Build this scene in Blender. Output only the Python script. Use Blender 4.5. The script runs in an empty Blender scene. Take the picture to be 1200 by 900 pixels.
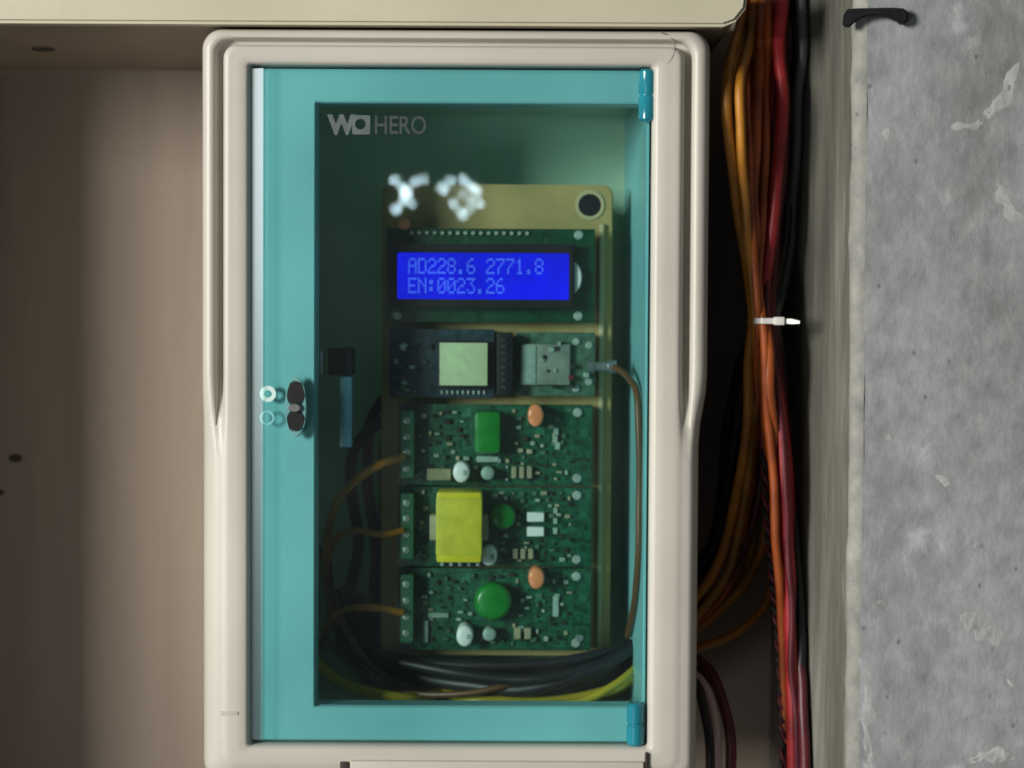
import bpy, bmesh, math, random
from mathutils import Vector, Matrix, noise
R = math.radians
scene = bpy.context.scene
COL = scene.collection

# ------------------------------------------------------------------ camera
PITCH, ROLL, DIST, FPX = R(2.0), R(0.3), 0.70, 2310.0      # FPX: focal length in pixels of the 1200 px wide photograph
cam_d = bpy.data.cameras.new('camera')
cam = bpy.data.objects.new('camera', cam_d); COL.objects.link(cam)
cam_d.sensor_width = 36.0; cam_d.lens = 36.0*FPX/1200.0
cam_d.clip_start = 0.01; cam_d.clip_end = 50
CAM = Vector((0, -DIST*math.cos(PITCH), DIST*math.sin(PITCH)))
ROT = Matrix.Rotation(R(90)-PITCH, 3, 'X') @ Matrix.Rotation(ROLL, 3, 'Z')
cam.location = CAM; cam.rotation_euler = ROT.to_euler()
cam_d.dof.use_dof = True; cam_d.dof.focus_distance = 0.658; cam_d.dof.aperture_fstop = 12.0
scene.camera = cam

# ------------------------------------------------------------------ world and lamps
w = bpy.data.worlds.new('World'); scene.world = w; w.use_nodes = True
bg = w.node_tree.nodes['Background']; bg.inputs[0].default_value = (0.95, 0.96, 1.0, 1); bg.inputs[1].default_value = 0.075

def area(name, loc, target, sx, sy, power, col=(1, 1, 1)):
    l = bpy.data.lights.new(name, 'AREA'); l.shape = 'ELLIPSE' if sx < 0.1 else 'RECTANGLE'
    l.size = sx; l.size_y = sy; l.energy = power; l.color = col
    o = bpy.data.objects.new(name, l); COL.objects.link(o); o.location = loc
    o.rotation_euler = (Vector(target)-Vector(loc)).to_track_quat('-Z', 'Y').to_euler()
    return o
area('window_light', (-1.84, -1.80, 0.36), (0, 0, 0), 0.60, 0.76, 84.0, (1.0, 0.97, 0.915))
area('low_fill_light', (-1.00, -1.70, -0.80), (0.1, 0, 0), 0.6, 0.45, 3.0, (0.96, 0.97, 1.0))  # added low fill lamp on the left, no real source there

scene.view_settings.view_transform = 'Standard'; scene.view_settings.look = 'None'
scene.view_settings.exposure = 0.0; scene.view_settings.gamma = 1.0
scene.render.engine = 'CYCLES'
scene.cycles.transparent_max_bounces = 16

# ------------------------------------------------------------------ pixel -> place
def at(px, py, Y):
    d = ROT @ Vector(((px-600)/FPX, (450-py)/FPX, -1.0))
    t = (Y-CAM.y)/d.y
    return CAM + d*t
def X(px, Y=0.0): return at(px, 450, Y).x
def Z(py, Y=0.0): return at(600, py, Y).z
def mm(px, Y=0.0): return px*(DIST+Y)/FPX          # length of px pixels at depth Y

# the small bright gaps of sky that the door mirrors
def sky_gap(px, py, spx, spy, roll, e):
    p = at(px, py, 0.0); d = (p-CAM); d.y = -d.y
    t = (-1.0-p.y)/d.y; q = p+d*t; k = 1+t
    o = area('sky_gap_light', q, p, 0.78*mm(spx)*k, 0.78*mm(spy)*k, 1.0, (0.86, 0.95, 1.0))
    o.rotation_euler = ((p-q).to_track_quat('-Z', 'Y').to_matrix() @ Matrix.Rotation(roll, 3, 'Z')).to_euler()
    o.data.energy = e*math.pi*math.pi/4*mm(spx)*k*mm(spy)*k
for a in [(462, 211, 9, 6, .7), (473, 221, 17, 6, -.75), (473, 233, 5, 17, -.3), (464, 245, 7, 10, .5), (486, 213, 12, 5, .5), (497, 210, 5, 6, 0), (482, 238, 10, 4, -.4), (477, 226, 9, 9, 0),
          (519, 221, 14, 6, -.6), (528, 212, 5, 9, .6), (543, 210, 6, 10, .2), (552, 219, 14, 5, -.7), (559, 224, 6, 10, .3), (561, 239, 11, 5, .4), (541, 251, 6, 13, .15),
          (532, 239, 12, 4, -.9), (551, 234, 9, 4, .9), (541, 228, 5, 5, 0), (549, 246, 4, 8, -.5)]:
    sky_gap(*a, 24.0)

# ------------------------------------------------------------------ materials
MATS = {}
def new_mat(name):
    m = bpy.data.materials.new(name); m.use_nodes = True
    nt = m.node_tree
    return m, nt, nt.nodes, nt.links, nt.nodes['Principled BSDF']
def ramp(nodes, stops):
    r = nodes.new('ShaderNodeValToRGB')
    while len(r.color_ramp.elements) < len(stops): r.color_ramp.elements.new(0.5)
    for e, (p, c) in zip(r.color_ramp.elements, stops): e.position = p; e.color = (*c, 1)
    return r
def paint(name, col, rough=0.5, var=0.10, scale=60, bump=0.03, bscale=400, metal=0.0, spec=0.5, streak=None):
    """painted or plain surface with slight mottling and fine relief"""
    m, nt, N, L, B = new_mat(name)
    tc = N.new('ShaderNodeTexCoord'); mp = N.new('ShaderNodeMapping')
    L.new(tc.outputs['Object'], mp.inputs[0])
    if streak: mp.inputs['Scale'].default_value = streak
    n = N.new('ShaderNodeTexNoise'); n.inputs['Scale'].default_value = scale; n.inputs['Detail'].default_value = 6
    L.new(mp.outputs[0], n.inputs['Vector'])
    lo = tuple(c*(1-var) for c in col); hi = tuple(min(1, c*(1+var)) for c in col)
    r = ramp(N, [(0.3, lo), (0.7, hi)]); L.new(n.outputs['Fac'], r.inputs[0]); L.new(r.outputs[0], B.inputs['Base Color'])
    n2 = N.new('ShaderNodeTexNoise'); n2.inputs['Scale'].default_value = bscale; n2.inputs['Detail'].default_value = 3
    L.new(tc.outputs['Object'], n2.inputs['Vector'])
    b = N.new('ShaderNodeBump'); b.inputs['Strength'].default_value = bump; b.inputs['Distance'].default_value = 0.001
    L.new(n2.outputs['Fac'], b.inputs['Height']); L.new(b.outputs[0], B.inputs['Normal'])
    mr = N.new('ShaderNodeMapRange'); mr.inputs['To Min'].default_value = max(0.02, rough-0.08); mr.inputs['To Max'].default_value = min(1, rough+0.08)
    L.new(n.outputs['Fac'], mr.inputs['Value']); L.new(mr.outputs[0], B.inputs['Roughness'])
    B.inputs['Metallic'].default_value = metal; B.inputs['Specular IOR Level'].default_value = spec
    MATS[name] = m
    return m
def emit(name, col, s, base):
    m, nt, N, L, B = new_mat(name)
    B.inputs['Base Color'].default_value = (*base, 1); B.inputs['Roughness'].default_value = 0.25
    B.inputs['Emission Color'].default_value = (*col, 1); B.inputs['Emission Strength'].default_value = s
    tc = N.new('ShaderNodeTexCoord'); n = N.new('ShaderNodeTexNoise'); n.inputs['Scale'].default_value = 45; n.inputs['Detail'].default_value = 3
    L.new(tc.outputs['Object'], n.inputs['Vector']); mr = N.new('ShaderNodeMapRange'); mr.inputs['From Min'].default_value = 0.3; mr.inputs['From Max'].default_value = 0.7
    mr.inputs['To Min'].default_value = s*0.72; mr.inputs['To Max'].default_value = s*1.2; L.new(n.outputs['Fac'], mr.inputs['Value']); L.new(mr.outputs[0], B.inputs['Emission Strength'])
    MATS[name] = m
def acrylic(name, tint, dust, rough=0.02):
    m, nt, N, L, B = new_mat(name)
    N.remove(B); out = N['Material Output']
    tr = N.new('ShaderNodeBsdfTransparent'); tr.inputs[0].default_value = (*tint, 1)
    gl = N.new('ShaderNodeBsdfGlossy'); gl.inputs['Roughness'].default_value = rough; gl.inputs['Color'].default_value = (0.82, 0.94, 1.0, 1)
    df = N.new('ShaderNodeBsdfDiffuse'); df.inputs[0].default_value = (0.55, 0.6, 0.58, 1)
    lw = N.new('ShaderNodeLayerWeight'); lw.inputs[0].default_value = 0.5
    p = N.new('ShaderNodeMath'); p.operation = 'POWER'; p.inputs[1].default_value = 5; L.new(lw.outputs['Facing'], p.inputs[0])
    ma = N.new('ShaderNodeMath'); ma.operation = 'MULTIPLY_ADD'; ma.inputs[1].default_value = 0.96; ma.inputs[2].default_value = 0.04
    L.new(p.outputs[0], ma.inputs[0])
    tc = N.new('ShaderNodeTexCoord'); n = N.new('ShaderNodeTexNoise'); n.inputs['Scale'].default_value = 28; n.inputs['Detail'].default_value = 8
    L.new(tc.outputs['Object'], n.inputs['Vector'])
    mr = N.new('ShaderNodeMapRange'); mr.inputs['From Min'].default_value = 0.35; mr.inputs['From Max'].default_value = 0.75
    mr.inputs['To Min'].default_value = 0.0; mr.inputs['To Max'].default_value = dust*1.8; L.new(n.outputs['Fac'], mr.inputs['Value'])
    m1 = N.new('ShaderNodeMixShader'); L.new(mr.outputs[0], m1.inputs[0]); L.new(tr.outputs[0], m1.inputs[1]); L.new(df.outputs[0], m1.inputs[2])
    m2 = N.new('ShaderNodeMixShader'); L.new(ma.outputs[0], m2.inputs[0]); L.new(m1.outputs[0], m2.inputs[1]); L.new(gl.outputs[0], m2.inputs[2])
    L.new(m2.outputs[0], out.inputs['Surface']); MATS[name] = m
def concrete(name, dark, mid, light, streak=(1, 1, 1), blotch=0.62, bump=0.5):
    m, nt, N, L, B = new_mat(name)
    tc = N.new('ShaderNodeTexCoord'); mp = N.new('ShaderNodeMapping'); mp.inputs['Scale'].default_value = streak
    L.new(tc.outputs['Object'], mp.inputs[0])
    def nz(s, d=8, rough=0.6, dist=0.0):
        n = N.new('ShaderNodeTexNoise'); n.inputs['Scale'].default_value = s; n.inputs['Detail'].default_value = d
        n.inputs['Roughness'].default_value = rough; n.inputs['Distortion'].default_value = dist
        L.new(mp.outputs[0], n.inputs['Vector']); return n
    a = nz(13, 7, 0.62, 0.0); r = ramp(N, [(0.30, dark), (0.5, mid), (0.72, light)]); L.new(a.outputs['Fac'], r.inputs[0])
    b = nz(60, 5, 0.6, 0.3); rb = ramp(N, [(blotch, (0, 0, 0)), (blotch+0.10, (1, 1, 1))]); L.new(b.outputs['Fac'], rb.inputs[0])
    mx = N.new('ShaderNodeMix'); mx.data_type = 'RGBA'
    sc = N.new('ShaderNodeMath'); sc.operation = 'MULTIPLY'; sc.inputs[1].default_value = 0.4; L.new(rb.outputs[0], sc.inputs[0])
    L.new(sc.outputs[0], mx.inputs[0]); L.new(r.outputs[0], mx.inputs[6]); mx.inputs[7].default_value = tuple(min(1, c*1.5) for c in light)+(1,)
    f = nz(120, 5, 0.62, 0.0); rf = ramp(N, [(0.30, (0.70, 0.71, 0.69)), (0.50, (0.97, 0.98, 0.97)), (0.70, (1.25, 1.25, 1.22))]); L.new(f.outputs['Fac'], rf.inputs[0])
    mu = N.new('ShaderNodeMix'); mu.data_type = 'RGBA'; mu.blend_type = 'MULTIPLY'; mu.inputs[0].default_value = 0.85
    L.new(mx.outputs[2], mu.inputs[6]); L.new(rf.outputs[0], mu.inputs[7])
    vo = N.new('ShaderNodeTexVoronoi'); vo.inputs['Scale'].default_value = 210; vo.inputs['Randomness'].default_value = 1.0; L.new(mp.outputs[0], vo.inputs['Vector'])
    pv = ramp(N, [(0.06, (0.5, 0.5, 0.5)), (0.22, (1, 1, 1))]); L.new(vo.outputs['Distance'], pv.inputs[0])            # pores
    pm = N.new('ShaderNodeMath'); pm.operation = 'GREATER_THAN'; pm.inputs[1].default_value = 0.86
    sp = N.new('ShaderNodeSeparateColor'); L.new(vo.outputs['Color'], sp.inputs[0]); L.new(sp.outputs[0], pm.inputs[0])
    mq = N.new('ShaderNodeMix'); mq.data_type = 'RGBA'; mq.blend_type = 'MULTIPLY'; L.new(pm.outputs[0], mq.inputs[0])
    L.new(mu.outputs[2], mq.inputs[6]); L.new(pv.outputs[0], mq.inputs[7]); L.new(mq.outputs[2], B.inputs['Base Color'])
    add = N.new('ShaderNodeMath'); add.operation = 'MULTIPLY_ADD'; add.inputs[1].default_value = 0.22
    L.new(f.outputs['Fac'], add.inputs[0]); L.new(a.outputs['Fac'], add.inputs[2])
    bp = N.new('ShaderNodeBump'); bp.inputs['Strength'].default_value = bump; bp.inputs['Distance'].default_value = 0.005
    L.new(add.outputs[0], bp.inputs['Height']); L.new(bp.outputs[0], B.inputs['Normal'])
    B.inputs['Roughness'].default_value = 0.9; MATS[name] = m

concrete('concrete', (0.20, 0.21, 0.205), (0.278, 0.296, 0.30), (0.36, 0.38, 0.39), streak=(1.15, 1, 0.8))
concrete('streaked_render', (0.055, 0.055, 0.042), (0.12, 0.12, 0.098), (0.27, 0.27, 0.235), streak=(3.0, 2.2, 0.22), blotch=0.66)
concrete('edge_mortar', (0.22, 0.22, 0.20), (0.29, 0.29, 0.265), (0.38, 0.38, 0.35), blotch=0.64)
concrete('pale_mortar', (0.29, 0.305, 0.305), (0.37, 0.385, 0.385), (0.47, 0.48, 0.475), blotch=0.75)
paint('cabinet_paint', (0.255, 0.203, 0.155), 0.55, 0.13, 14, 0.14, 160, streak=(3.5, 1, 0.35))
paint('lip_paint', (0.52, 0.49, 0.36), 0.5, 0.10, 30, 0.08, 200, streak=(0.4, 1, 1))
paint('housing_plastic', (0.535, 0.51, 0.445), 0.42, 0.10, 9, 0.05, 500)
paint('inner_plastic', (0.49, 0.68, 0.51), 0.55, 0.05, 30, 0.03, 500)
paint('teal_plastic', (0.23, 0.545, 0.58), 0.33, 0.13, 15, 0.04, 300)
paint('latch_teal', (0.13, 0.34, 0.34), 0.4, 0.1, 100)
paint('cyan_plastic', (0.015, 0.21, 0.27), 0.18, 0.15, 90, 0.04, 300)
acrylic('acrylic', (0.86, 0.945, 0.93), 0.004)
acrylic('acrylic_worn', (0.86, 0.945, 0.93), 0.008, 0.34)
paint('tongue_blue', (0.05, 0.15, 0.20), 0.3, 0.15)
paint('print_grey', (0.10, 0.125, 0.13), 0.6, 0.18, 300, 0.0)
paint('print_grey_faint', (0.038, 0.055, 0.058), 0.6, 0.25, 300, 0.0)
paint('mark_white', (0.62, 0.80, 0.76), 0.4, 0.05)
paint('black_plastic', (0.009, 0.010, 0.012), 0.5, 0.2, 200, 0.05, spec=0.3)
paint('hole_shade_black', (0.010, 0.011, 0.015), 0.38, 0.3, 150, 0.05)
paint('plate_board', (0.40, 0.30, 0.115), 0.6, 0.12, 60, 0.06, 500)
paint('plate_rib', (0.50, 0.42, 0.25), 0.5, 0.08)
paint('pcb_green', (0.005, 0.065, 0.030), 0.35, 0.55, 330, 0.15, 700)
paint('pcb_lcd', (0.004, 0.05, 0.022), 0.35, 0.35, 200, 0.12, 700)
paint('pcb_navy', (0.018, 0.040, 0.055), 0.4, 0.5, 350, 0.15, 700)
paint('pcb_module', (0.06, 0.13, 0.085), 0.35, 0.4, 300, 0.12, 700)
paint('green_cap', (0.004, 0.19, 0.022), 0.30, 0.12, 200, 0.05)
paint('green_block', (0.05, 0.20, 0.10), 0.4, 0.15, 200, 0.05)
paint('yellow_wrap', (0.66, 0.56, 0.02), 0.38, 0.08, 240, 0.06)
paint('yellow_tape', (0.58, 0.52, 0.035), 0.45, 0.14, 170, 0.10)
paint('orange_disc', (0.82, 0.27, 0.12), 0.16, 0.10, 200, 0.05)
paint('pale_label', (0.50, 0.60, 0.36), 0.55, 0.08, 300, 0.04)
paint('white_plastic', (0.72, 0.74, 0.72), 0.35, 0.05)
paint('steel', (0.55, 0.57, 0.57), 0.30, 0.10, 200, 0.05, metal=0.9)
paint('tin_shield', (0.36, 0.42, 0.36), 0.38, 0.22, 130, 0.10, 300, metal=0.6)
paint('solder', (0.42, 0.50, 0.46), 0.35, 0.15, 300, 0.1, metal=0.4)
paint('smd_dark', (0.02, 0.025, 0.025), 0.4, 0.3, 300)
paint('smd_tan', (0.30, 0.29, 0.18), 0.45, 0.2, 300)
paint('smd_pale', (0.26, 0.36, 0.31), 0.45, 0.2, 300)
paint('wire_amber', (0.38, 0.155, 0.012), 0.5, 0.45, 55, 0.15, 300)
paint('wire_ochre', (0.3, 0.145, 0.02), 0.5, 0.45, 55, 0.15, 300)
paint('wire_orange', (0.36, 0.078, 0.014), 0.45, 0.45, 55, 0.15, 300)
paint('wire_brown', (0.11, 0.05, 0.018), 0.42, 0.25, 40, 0.05)
paint('wire_red', (0.36, 0.020, 0.024), 0.45, 0.45, 55, 0.15, 300)
paint('wire_maroon', (0.1, 0.01, 0.018), 0.45, 0.45, 55, 0.15, 300)
paint('wire_grey', (0.085, 0.095, 0.095), 0.45, 0.2, 40, 0.05)
paint('wire_black', (0.008, 0.008, 0.010), 0.48, 0.3, 40, 0.05)
paint('wire_pink', (0.62, 0.45, 0.42), 0.45, 0.1, 40, 0.05)
paint('wire_yellow', (0.45, 0.34, 0.02), 0.40, 0.2, 40, 0.05)
paint('tie_white', (0.68, 0.68, 0.64), 0.35, 0.05)
paint('shadow_gap_grey', (0.20, 0.185, 0.16), 0.7, 0.2)
paint('rust_dark', (0.035, 0.026, 0.018), 0.7, 0.3, 300)
def traces(name, col):
    nt = MATS[name].node_tree; N, L = nt.nodes, nt.links; B = N['Principled BSDF']
    src = B.inputs['Base Color'].links[0].from_socket
    tc = N.new('ShaderNodeTexCoord'); v = N.new('ShaderNodeTexVoronoi'); v.distance = 'CHEBYCHEV'; v.feature = 'F1'; v.inputs['Scale'].default_value = 300
    L.new(tc.outputs['Object'], v.inputs['Vector'])
    r = ramp(N, [(0.40, (0, 0, 0)), (0.46, (1, 1, 1)), (0.52, (0, 0, 0))]); L.new(v.outputs['Distance'], r.inputs[0])
    m = N.new('ShaderNodeMix'); m.data_type = 'RGBA'; L.new(r.outputs[0], m.inputs[0]); L.new(src, m.inputs[6]); m.inputs[7].default_value = (*col, 1)
    L.new(m.outputs[2], B.inputs['Base Color'])
traces('pcb_green', (0.02, 0.15, 0.085)); traces('pcb_navy', (0.04, 0.075, 0.09)); traces('pcb_lcd', (0.01, 0.075, 0.035))
emit('lcd_blue', (0.0, 0.006, 0.93), 0.95, (0.0, 0.0, 0.03))
emit('lcd_dots', (0.06, 0.15, 1.0), 1.0, (0.02, 0.04, 0.1))

# ------------------------------------------------------------------ object helpers
def root_of(o):
    while o.parent: o = o.parent
    return o
def tag(o, label, cat, group=None):
    o['label'] = label; o['category'] = cat
    if group: o['group'] = group
    return o
def thing(name, label, cat, loc, group=None):
    o = bpy.data.objects.new(name, None); COL.objects.link(o); o.location = loc; o.empty_display_size = 0.01
    return tag(o, label, cat, group)
def obj(name, bm, mat, parent=None, smooth=40, origin=None):
    if parent is not None: off = root_of(parent).location.copy()
    elif origin is not None: off = Vector(origin)
    else: off = Vector((0, 0, 0))
    for v in bm.verts: v.co -= off
    bmesh.ops.recalc_face_normals(bm, faces=bm.faces[:])
    me = bpy.data.meshes.new(name); bm.to_mesh(me); bm.free()
    for m in (mat if isinstance(mat, (list, tuple)) else [mat]): me.materials.append(MATS[m])
    if smooth:
        for p in me.polygons: p.use_smooth = True
        me.set_sharp_from_angle(angle=R(smooth))
    o = bpy.data.objects.new(name, me); COL.objects.link(o)
    if parent is not None: o.parent = parent
    elif origin is not None: o.location = off
    return o
def box(bm, x0, x1, y0, y1, z0, z1, bev=0.0, seg=2):
    b = bmesh.new()
    vs = [b.verts.new((x, y, z)) for x in (x0, x1) for y in (y0, y1) for z in (z0, z1)]
    for f in ((0, 1, 3, 2), (4, 6, 7, 5), (0, 4, 5, 1), (2, 3, 7, 6), (0, 2, 6, 4), (1, 5, 7, 3)):
        b.faces.new([vs[i] for i in f])
    if bev: bmesh.ops.bevel(b, geom=b.edges[:], offset=bev, segments=seg, affect='EDGES', profile=0.6)
    merge(bm, b); return bm
def merge(bm, b):
    me = bpy.data.meshes.new('tmp'); b.to_mesh(me); b.free(); bm.from_mesh(me); bpy.data.meshes.remove(me)
def BX(*a, **k): return box(bmesh.new(), *a, **k)
def lathe(bm, cx, cz, prof, seg=24, sx=1.0, sz=1.0):
    """prof: list of (radius, y); axis along y"""
    rings = []
    for r, y in prof:
        rings.append([bm.verts.new((cx+sx*r*math.cos(2*math.pi*k/seg), y, cz+sz*r*math.sin(2*math.pi*k/seg))) for k in range(seg)])
    for a, b in zip(rings, rings[1:]):
        for k in range(seg): bm.faces.new((a[k], a[(k+1) % seg], b[(k+1) % seg], b[k]))
    bm.faces.new(rings[0]); bm.faces.new(rings[-1]); return bm
def LT(*a, **k): return lathe(bmesh.new(), *a, **k)
def catmull(pts, n=10):
    P = [pts[0]*2-pts[1]] + pts + [pts[-1]*2-pts[-2]]; out = []
    for i in range(1, len(P)-2):
        for k in range(n):
            t = k/n; a, b, c, d = P[i-1], P[i], P[i+1], P[i+2]
            out.append(0.5*((2*b)+(c-a)*t+(2*a-5*b+4*c-d)*t*t+(3*b-a-3*c+d)*t*t*t))
    out.append(P[-2].copy()); return out
def tube(bm, path, r, seg=10, cap=True):
    up = Vector((0, 1, 0)); rings = []; u = None
    for i, p in enumerate(path):
        t = (path[min(i+1, len(path)-1)]-path[max(i-1, 0)]).normalized()
        if u is None:
            u = t.cross(up)
            if u.length < 1e-4: u = t.cross(Vector((1, 0, 0)))
        u = (u - t*u.dot(t)).normalized(); v = t.cross(u)
        rr = r(i/(len(path)-1)) if callable(r) else r
        rings.append([bm.verts.new(p+rr*(math.cos(2*math.pi*k/seg)*u+math.sin(2*math.pi*k/seg)*v)) for k in range(seg)])
    for a, b in zip(rings, rings[1:]):
        for k in range(seg): bm.faces.new((a[k], a[(k+1) % seg], b[(k+1) % seg], b[k]))
    if cap: bm.faces.new(rings[0]); bm.faces.new(rings[-1])
    return bm
def rrect(x0, x1, z0, z1, r, k=6, m=1):
    """rounded rectangle, counter-clockwise; k points per corner, m points along each side"""
    pts = []
    cs = [(x1-r, z1-r, 0), (x0+r, z1-r, 90), (x0+r, z0+r, 180), (x1-r, z0+r, 270)]
    for i, (cx, cz, a0) in enumerate(cs):
        for j in range(k+1):
            a = R(a0+90*j/k); pts.append((cx+r*math.cos(a), cz+r*math.sin(a)))
        nx = cs[(i+1) % 4]; a = R(nx[2]); q = (nx[0]+r*math.cos(a), nx[1]+r*math.sin(a)); p = pts[-1]
        for j in range(1, m): pts.append((p[0]+(q[0]-p[0])*j/m, p[1]+(q[1]-p[1])*j/m))
    return pts
def slab(bm, outline, holes, y0, y1, bev=0.0):
    """flat plate in the xz plane with holes, from y0 (front) to y1"""
    b = bmesh.new(); es = []
    for loop in [outline]+holes:
        vs = [b.verts.new((x, y0, z)) for x, z in loop]
        es += [b.edges.new((vs[i], vs[(i+1) % len(vs)])) for i in range(len(vs))]
    bmesh.ops.triangle_fill(b, use_beauty=True, use_dissolve=False, edges=es)
    ret = bmesh.ops.extrude_face_region(b, geom=b.faces[:])
    for v in [g for g in ret['geom'] if isinstance(g, bmesh.types.BMVert)]: v.co.y = y1
    bmesh.ops.recalc_face_normals(b, faces=b.faces[:])
    if bev:
        ed = [e for e in b.edges if len(e.link_faces) == 2 and e.calc_face_angle(0) > R(60)]
        bmesh.ops.bevel(b, geom=ed, offset=bev, segments=2, affect='EDGES')
    merge(bm, b); return bm
def SL(*a, **k): return slab(bmesh.new(), *a, **k)
def circle(cx, cz, rx, rz=None, n=24):
    rz = rz or rx
    return [(cx+rx*math.cos(2*math.pi*i/n), cz+rz*math.sin(2*math.pi*i/n)) for i in range(n)]
def PB(px0, px1, py0, py1, Yf, Yb, bev=0.0003):
    """a block whose front face covers the given photo rectangle at depth Yf"""
    return BX(X(px0, Yf), X(px1, Yf), Yf, Yb, Z(py1, Yf), Z(py0, Yf), bev=bev)
def TX(txt, px, py, hpx, Y, bold=0.0, sx=1.0):
    c = bpy.data.curves.new('tmp', 'FONT'); c.body = txt; c.size = mm(hpx, Y)/0.70; c.offset = bold; c.extrude = 0.00006; c.resolution_u = 3
    o = bpy.data.objects.new('tmp', c); COL.objects.link(o); bpy.context.view_layer.update()
    me = bpy.data.meshes.new_from_object(o.evaluated_get(bpy.context.evaluated_depsgraph_get()))
    b = bmesh.new(); b.from_mesh(me); bpy.data.meshes.remove(me); bpy.data.objects.remove(o); bpy.data.curves.remove(c)
    for v in b.verts: v.co = Vector((X(px, Y)+v.co.x*sx, Y-v.co.z, Z(py, Y)+v.co.y))
    return b

# ------------------------------------------------------------------ concrete wall (setting)
YB = 0.132                                                     # back of the recess
XE = X(1003); XEB = X(936, YB)
XK = X(938, 0.05)
def reveal_x(y):                                               # splayed near the front, straight further back
    return XE-0.0012+(XK-XE+0.0012)*max(0.0, min(1.0, (y-0.006)/0.044))
def concrete_wall():
    root = bpy.data.objects.new('concrete_wall', None); COL.objects.link(root); root['kind'] = 'structure'
    root.location = (XE, 0, -0.32)
    nz = 110; zs = [-0.32+0.62*i/nz for i in range(nz+1)]
    def wob(z, s, a): return a*noise.noise(Vector((s, z*28, 1.7)))+a*0.5*noise.noise(Vector((s, z*90, 4.1)))
    # front face
    bm = bmesh.new(); xs = [XE+0.0026+0.42*(i/70)**1.15 for i in range(71)]
    g = [[bm.verts.new((x+(wob(z, 3, 0.0004) if i == 0 else 0), 0.0012*noise.noise(Vector((x*26, z*26, 0)))+0.0005*noise.noise(Vector((x*110, z*110, 5))), z)) for i, x in enumerate(xs)] for z in zs]
    for a, b in zip(g, g[1:]):
        for i in range(len(xs)-1): bm.faces.new((a[i], a[i+1], b[i+1], b[i]))
    obj('wall_face', bm, 'concrete', root, 60)
    # rounded mortar edge
    bm = bmesh.new(); ed = []
    for j, z in enumerate(zs):
        c = g[j][0] if False else None
        x1 = XE+0.0030+wob(z, 3, 0.0004); row = []
        for k in range(7):
            a = R(90*k/6); rr = 0.0046+wob(z, 9, 0.0007)
            row.append(bm.verts.new((x1-rr*math.sin(a), 0.0007+rr*(1-math.cos(a))-0.0004, z)))
        row.append(bm.verts.new((row[-1].co.x+0.0004, 0.010+wob(z, 12, 0.002), z)))
        ed.append(row)
    for a, b in zip(ed, ed[1:]):
        for i in range(7): bm.faces.new((a[i], a[i+1], b[i+1], b[i]))
    obj('wall_edge', bm, 'edge_mortar', root, 60)
    # reveal: the side of the recess, ridged along its height
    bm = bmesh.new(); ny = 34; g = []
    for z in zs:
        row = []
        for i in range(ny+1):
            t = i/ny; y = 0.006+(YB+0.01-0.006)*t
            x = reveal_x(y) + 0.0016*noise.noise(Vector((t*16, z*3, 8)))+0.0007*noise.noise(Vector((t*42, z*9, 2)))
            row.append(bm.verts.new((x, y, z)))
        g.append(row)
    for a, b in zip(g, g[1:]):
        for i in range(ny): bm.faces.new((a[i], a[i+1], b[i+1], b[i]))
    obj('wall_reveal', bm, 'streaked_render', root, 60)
    def smear(pts, wid, hgt, sd):
        path = catmull([Vector((X(px), 0, Z(py))) for px, py in pts], 9); bm = bmesh.new(); rows = []
        for i, p in enumerate(path):
            t = (path[min(i+1, len(path)-1)]-path[max(i-1, 0)]).normalized(); u = Vector((-t.z, 0, t.x)); e = math.sin(math.pi*(0.04+0.92*i/(len(path)-1)))**0.6; row = []
            for k in range(9):
                a = -1+k/4; w = mm(wid)*1.35*e*(0.9+0.8*noise.noise(Vector((i*.25, 0.5 if k < 4 else 3.5, sd))))
                q = p+u*a*w; yy = 0.0012*noise.noise(Vector((q.x*26, q.z*26, 0)))+0.0005*noise.noise(Vector((q.x*110, q.z*110, 5)))
                row.append(bm.verts.new((q.x, yy+0.0001-mm(hgt)*0.45*(1-a*a)*e*(0.5+0.5*noise.noise(Vector((i*.4, k*.5, sd+4)))), q.z)))
            rows.append(row)
        for a, b in zip(rows, rows[1:]):
            for k in range(8): bm.faces.new((a[k], a[k+1], b[k+1], b[k]))
        obj('mortar_smear', bm, 'pale_mortar', root, 60)
    for sd, (pts, wid, hgt) in enumerate([([(1108, 146), (1140, 142), (1165, 122), (1178, 92), (1190, 70)], 7, 4), ([(1038, 146), (1037, 155), (1038, 164)], 6, 4), ([(1165, 205), (1172, 225), (1184, 248), (1190, 275)], 8, 3),
            ([(1128, 722), (1146, 728), (1165, 740), (1182, 742)], 13, 6), ([(1140, 888), (1160, 884), (1180, 882), (1196, 886)], 8, 6), ([(1044, 506), (1044, 514)], 5, 4), ([(1013, 768), (1019, 792), (1021, 830), (1024, 880), (1026, 930)], 7, 3),
            ([(1120, 842), (1132, 838), (1142, 836)], 4, 3), ([(1150, 632), (1143, 640)], 5, 4), ([(1188, 800), (1192, 796)], 6, 4), ([(1096, 552), (1108, 562), (1118, 566)], 5, 3), ([(1030, 700), (1045, 712)], 7, 2)]): smear(pts, wid, hgt, sd*3.1)
concrete_wall()

# ------------------------------------------------------------------ cabinet
ZT = Z(28, -0.004)
cab = thing('cabinet', 'beige painted open cabinet with a cream front lip holding the meter box', 'cabinet', (-0.1, 0.06, -0.31))
XL = -0.274
xr = X(868, -0.004)
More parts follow.
